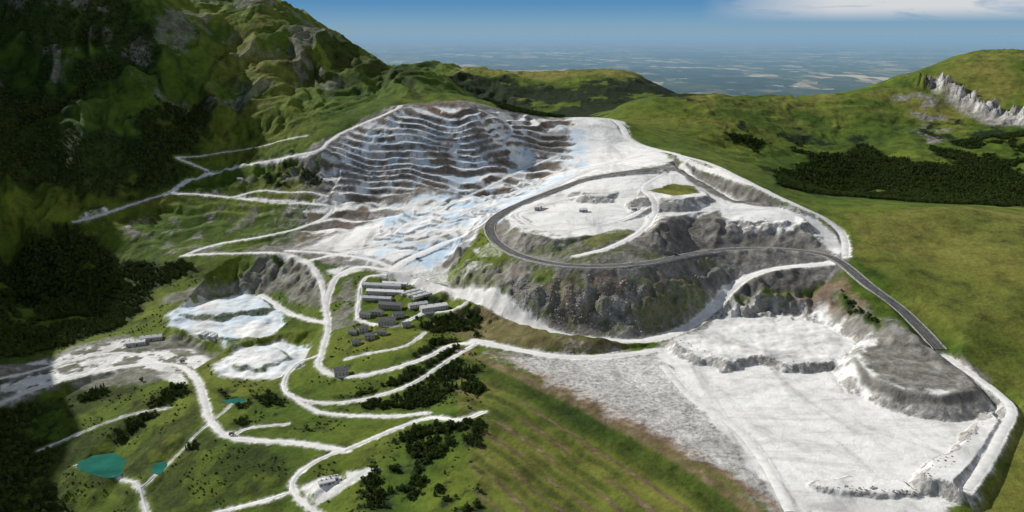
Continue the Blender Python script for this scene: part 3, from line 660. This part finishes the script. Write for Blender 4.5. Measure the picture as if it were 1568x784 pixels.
def rock_mesh(name,seed):
    import bmesh
    rg=random.Random(seed); bm=bmesh.new(); bmesh.ops.create_icosphere(bm,subdivisions=2,radius=.5)
    pl=[(Vector([rg.gauss(0,1) for _ in range(3)]).normalized(),rg.uniform(.28,.42)) for _ in range(9)]
    for v_ in bm.verts:
        for nn,dd in pl:
            e_=v_.co.dot(nn)-dd
            if e_>0: v_.co-=nn*e_
    m_=bpy.data.meshes.new(name); bm.to_mesh(m_); bm.free(); return m_
mat_r,nt,bs=newmat('boulder_stone'); g=N(nt); oi=nt.nodes.new('ShaderNodeObjectInfo')
nt.links.new(g.ramp(oi.outputs['Random'],[(0,(.15,.145,.13)),(.5,(.26,.25,.23)),(1,(.52,.5,.47))]),bs.inputs['Base Color'])
def area(px,kk):
    poly=survey(px); px_=[p[0] for p in poly]; py_=[p[1] for p in poly]
    c_=np.column_stack([RS.uniform(min(px_),max(px_),kk),RS.uniform(min(py_),max(py_),kk)])
    return c_[(sd_poly(c_[:,0],c_[:,1],poly)<0)&(samp(RD,c_[:,0],c_[:,1])>1)&(samp(GR,c_[:,0],c_[:,1])<.3)]
bd=np.vstack([area([(780,430),(860,428),(1000,440),(1080,420),(1050,490),(985,512),(860,502),(790,480)],3600),
 area([(1430,705),(1470,680),(1500,640),(1515,632),(1500,660),(1470,700),(1430,740),(1412,738)],500),
 area([(1025,525),(1110,556),(1290,562),(1290,556),(1110,549),(1040,519)],300),
 area([(1250,748),(1400,762),(1400,752),(1300,744)],120)])
scatter('boulder_field','boulder',rock_mesh('boulder',3),bd,1.8,mat_r,sink=.3)
scatter('boulder_field','boulder',rock_mesh('boulder_b',5),bd[::8]+3,3.0,mat_r,sink=.6)

# ------------------------------------------------------------ buildings
def simple(name,stops,sc=.5,rough=.8,mp=(1,1,1)):
    m_,nt,bs=newmat(name); g=N(nt); nt.links.new(g.ramp(g.noise(sc,4,.65,0,g.map(mp)),stops),bs.inputs['Base Color']); bs.inputs['Roughness'].default_value=rough; return m_
M={'metal':simple('metal_roof',[(.3,(.36,.37,.38)),(.7,(.55,.56,.57))],.5,.5,(4,.3,1)),'white':simple('white_roof',[(.3,(.6,.61,.62)),(.7,(.8,.8,.79))]),
 'slate':simple('slate_roof',[(.3,(.1,.105,.115)),(.7,(.22,.225,.235))]),'stone':simple('stone_wall',[(.3,(.34,.31,.26)),(.7,(.55,.52,.46))]),'clad':simple('wall_cladding',[(.3,(.4,.4,.39)),(.7,(.58,.57,.55))]),
 'glass':simple('window_glass',[(.3,(.02,.025,.03)),(.7,(.05,.06,.07))],1,.15),'door':simple('door_paint',[(.3,(.1,.08,.06)),(.7,(.2,.16,.12))]),
 'yellow':simple('yellow_paint',[(.3,(.5,.36,.1)),(.7,(.62,.5,.2))],1,.5),'tyre':simple('tyre_rubber',[(.3,.02),(.7,.04)]),'steel':simple('dark_steel',[(.3,.1),(.7,.2)])}
def boxes(name,bx,mat,parent,bev=0):
    V=[];Fc=[]
    for cx,cy,cz,sx,sy,sz in bx:
        b0=len(V)
        for dz in(-.5,.5):
            for dx,dy in((-.5,-.5),(.5,-.5),(.5,.5),(-.5,.5)): V.append((cx+dx*sx,cy+dy*sy,cz+dz*sz))
        for f_ in((3,2,1,0),(4,5,6,7),(0,1,5,4),(1,2,6,5),(2,3,7,6),(3,0,4,7)): Fc.append(tuple(b0+i for i in f_))
    m_=bpy.data.meshes.new(name); m_.from_pydata(V,[],Fc); o=addobj(name,m_,mat,parent)
    if bev:
        md=o.modifiers.new('bevel','BEVEL'); md.width=bev; md.segments=2
    return o
def building(kind,x,y,z,L,Wd,H,rot,roof):
    e=bpy.data.objects.new(kind,None); scene.collection.objects.link(e); e.location=(x*S,y*S,z*S-.2); e.rotation_euler=(0,0,math.radians(rot))
    hw=Wd*(.32 if roof!='slate' else .5)*.5*1.0; wallm=M['stone'] if roof=='slate' else M['clad']
    V=[(-L/2,-Wd/2,-3),(L/2,-Wd/2,-3),(L/2,Wd/2,-3),(-L/2,Wd/2,-3),(-L/2,-Wd/2,H),(L/2,-Wd/2,H),(L/2,Wd/2,H),(-L/2,Wd/2,H),(-L/2,0,H+hw),(L/2,0,H+hw)]
    m_=bpy.data.meshes.new('walls'); m_.from_pydata(V,[],[(0,1,5,4),(2,3,7,6),(1,2,6,9,5),(3,0,4,8,7)]); addobj('walls',m_,wallm,e)
    o_=.6; t=.25; sl=hw/(Wd/2)
    R_=[]
    for s_ in(-1,1):
        R_+=[(-L/2-o_,s_*(Wd/2+o_),H-o_*sl+.05),(L/2+o_,s_*(Wd/2+o_),H-o_*sl+.05),(L/2+o_,0,H+hw+.05),(-L/2-o_,0,H+hw+.05)]
    m_=bpy.data.meshes.new('roof'); m_.from_pydata(R_,[],[(0,1,2,3),(7,6,5,4)]); ro=addobj('roof',m_,M[roof],e); sd_=ro.modifiers.new('thick','SOLIDIFY'); sd_.thickness=t; sd_.offset=1
    wb=[]; fl=max(1,int(H/3)); nw=max(2,int(L/4))
    for f_ in range(fl):
        for i in range(nw):
            xx=-L/2+(i+.5)*L/nw
            for s_ in(-1,1):
                if f_==0 and i==nw//2 and s_==-1: continue
                wb.append((xx,s_*(Wd/2),1.7+f_*2.9,1.3,.14,1.4))
    for s_ in(-1,1): wb.append((s_*L/2,0,H*.55,.14,1.4,1.4))
    boxes('windows',wb,M['glass'],e)
    boxes('door',[(-L/2+(nw//2+.5)*L/nw,-Wd/2,1.2,2.2 if roof=='slate' else 3.4,.2,2.6)],M['door'],e)
    if roof=='slate': boxes('chimney',[(L*.3,0,H+hw+.3,.9,.9,1.8)],M['stone'],e)
    elif kind=='crusher_building':
        boxes('conveyor_tower',[(L*.5+3,0,H*.5,3,3,H+2)],M['metal'],e)
        boxes('conveyor',[(L*.5+9,0,H*.45,12,1.2,1.2)],M['steel'],e)
    else: boxes('ridge_vents',[(L*k,0,H+hw+.35,1.6,1,.7) for k in(-.3,0,.3)],M['steel'],e)
for b_,(x,y,z) in zip(BL,BPOS): building(b_[0],x,y,z,*b_[3:])
def cyl(name,cs,mat,parent,r_,w_):
    V=[];Fc=[];k=14
    for cx,cy,cz in cs:
        b0=len(V)
        for s_ in(-.5,.5):
            for i in range(k): V.append((cx+r_*math.cos(6.2832*i/k),cy+s_*w_,cz+r_*math.sin(6.2832*i/k)))
        Fc.append(tuple(b0+i for i in range(k))); Fc.append(tuple(b0+2*k-1-i for i in range(k)))
        for i in range(k): Fc.append((b0+i,b0+(i+1)%k,b0+k+(i+1)%k,b0+k+i))
    m_=bpy.data.meshes.new(name); m_.from_pydata(V,[],Fc); return addobj(name,m_,mat,parent)
def truck(u,v,rot):
    (x,y),=survey([(u,v)]); z=float(samp(Z,x,y))*S+.9
    e=bpy.data.objects.new('dump_truck',None); scene.collection.objects.link(e); e.location=(x*S,y*S,z); e.rotation_euler=(0,0,math.radians(rot)); e.scale=(.7,)*3
    cyl('wheels',[(3,-1.9,.9),(3,1.9,.9),(-2,-1.8,.9),(-2,1.8,.9),(-3.4,-1.8,.9),(-3.4,1.8,.9)],M['tyre'],e,.95,.8)
    boxes('chassis',[(0,0,1.3,8.6,1.6,.6)],M['steel'],e); boxes('cab',[(3.4,.0,2.5,1.8,2.9,2.0),(4.4,0,1.7,.8,3.1,1.2)],M['yellow'],e,.12); boxes('cab_windows',[(3.5,0,2.9,1.9,2.7,.8)],M['glass'],e)
    V=[(-4.6,-1.9,2.6),(2,-1.7,1.9),(2,1.7,1.9),(-4.6,1.9,2.6),(-5.2,-2.1,3.6),(2.3,-2.1,3.9),(2.3,2.1,3.9),(-5.2,2.1,3.6),(4.2,-1.6,4.0),(4.2,1.6,4.0)]
    m_=bpy.data.meshes.new('dump_body'); m_.from_pydata(V,[],[(0,1,2,3),(0,4,5,1),(2,6,7,3),(1,5,6,2),(5,8,9,6)]); o=addobj('dump_body',m_,M['steel'],e); o.modifiers.new('t','SOLIDIFY').thickness=.15
for a_ in((1035,392,12),(640,398,30),(355,667,0),(280,556,10)): truck(*a_)

# ------------------------------------------------------------ light, sky, haze
SUN=Vector((-.84,.52,0)).normalized(); EL=math.radians(33)
sd_=bpy.data.lights.new('sun','SUN'); sd_.energy=5.0; sd_.angle=math.radians(.5); sd_.color=(1,.96,.89)
so=bpy.data.objects.new('sun',sd_); scene.collection.objects.link(so)
dv=Vector((SUN.x*math.cos(EL),SUN.y*math.cos(EL),math.sin(EL))); so.rotation_euler=dv.to_track_quat('Z','Y').to_euler(); so.location=(-2000,2000,3000)
w=bpy.data.worlds.new('World'); scene.world=w; w.use_nodes=True; nt=w.node_tree; nt.nodes.clear()
g=N(nt); tc=nt.nodes.new('ShaderNodeTexCoord').outputs['Generated']; g.tc=tc
sep=nt.nodes.new('ShaderNodeSeparateXYZ'); nt.links.new(tc,sep.inputs[0])
zz=g.m('ADD',g.m('MULTIPLY',g.m('MAXIMUM',sep.outputs[2],0.0),2.0),.1)
cb=nt.nodes.new('ShaderNodeCombineXYZ'); nt.links.new(sep.outputs[0],cb.inputs[0]); nt.links.new(sep.outputs[1],cb.inputs[1]); nt.links.new(zz,cb.inputs[2])
sk=nt.nodes.new('ShaderNodeTexSky'); sk.sky_type='NISHITA'; sk.sun_disc=False; sk.sun_elevation=EL; sk.sun_rotation=math.atan2(SUN.x,SUN.y); sk.altitude=1000; sk.air_density=1.3; sk.dust_density=.3; sk.ozone_density=4
nt.links.new(cb.outputs[0],sk.inputs['Vector'])
SK=.052
band=g.ramp(sep.outputs[2],[(0.0,(.25,.38,.48)),(.010,(.21,.37,.51)),(.034,(.10,.27,.49)),(.12,(.06,.16,.36))])
bandv=nt.nodes.new('ShaderNodeVectorMath'); bandv.operation='SCALE'; bandv.inputs['Scale'].default_value=1/SK; nt.links.new(band,bandv.inputs[0])
skc=g.mix(g.ramp(sep.outputs[2],[(.04,1.0),(.2,0.0)]),sk.outputs[0],bandv.outputs[0])
mp=nt.nodes.new('ShaderNodeMapping'); mp.inputs['Scale'].default_value=(7,7,40); nt.links.new(tc,mp.inputs[0])
cn=g.noise(1.0,7,.6,.5,mp.outputs[0])
lim=g.ramp(sep.outputs[2],[(.012,0.0),(.026,1.0)]); side=g.ramp(sep.outputs[0],[(.22,0.0),(.36,1.0)])
cm=g.m('MULTIPLY',g.m('MULTIPLY',g.ramp(cn,[(.3,0.0),(.5,1.0)]),lim),side)
col=g.mix(cm,skc,(12.6,13.0,13.4))
bg=nt.nodes.new('ShaderNodeBackground'); bg.inputs[1].default_value=SK; nt.links.new(col,bg.inputs[0]); wo=nt.nodes.new('ShaderNodeOutputWorld'); nt.links.new(bg.outputs[0],wo.inputs[0])
hm=bpy.data.materials.new('haze_air'); hm.use_nodes=True; nt=hm.node_tree; nt.nodes.clear(); ho=nt.nodes.new('ShaderNodeOutputMaterial')
vs=nt.nodes.new('ShaderNodeVolumeScatter'); va=nt.nodes.new('ShaderNodeVolumeAbsorption'); ad=nt.nodes.new('ShaderNodeAddShader')
HZ=(.45,.74,1.0,1); DN=3.1e-5
vs.inputs['Color'].default_value=HZ; va.inputs['Color'].default_value=HZ; vs.inputs['Density'].default_value=DN; va.inputs['Density'].default_value=DN
nt.links.new(vs.outputs[0],ad.inputs[0]); nt.links.new(va.outputs[0],ad.inputs[1]); nt.links.new(ad.outputs[0],ho.inputs['Volume'])
hb=boxes('haze_layer',[(0,3500+95000,460,280000,190000,1080)],hm,None)

# ------------------------------------------------------------ camera
cd=bpy.data.cameras.new('camera'); cd.sensor_width=36; cd.lens=FP/1568*36; cd.clip_start=1; cd.clip_end=450000
cam=bpy.data.objects.new('camera',cd); scene.collection.objects.link(cam); cam.location=(0,0,ZC*S); cam.rotation_euler=(math.pi/2-PT,0,0); scene.camera=cam
scene.view_settings.view_transform='Standard'; scene.view_settings.look='None'; scene.view_settings.exposure=0
log("done")
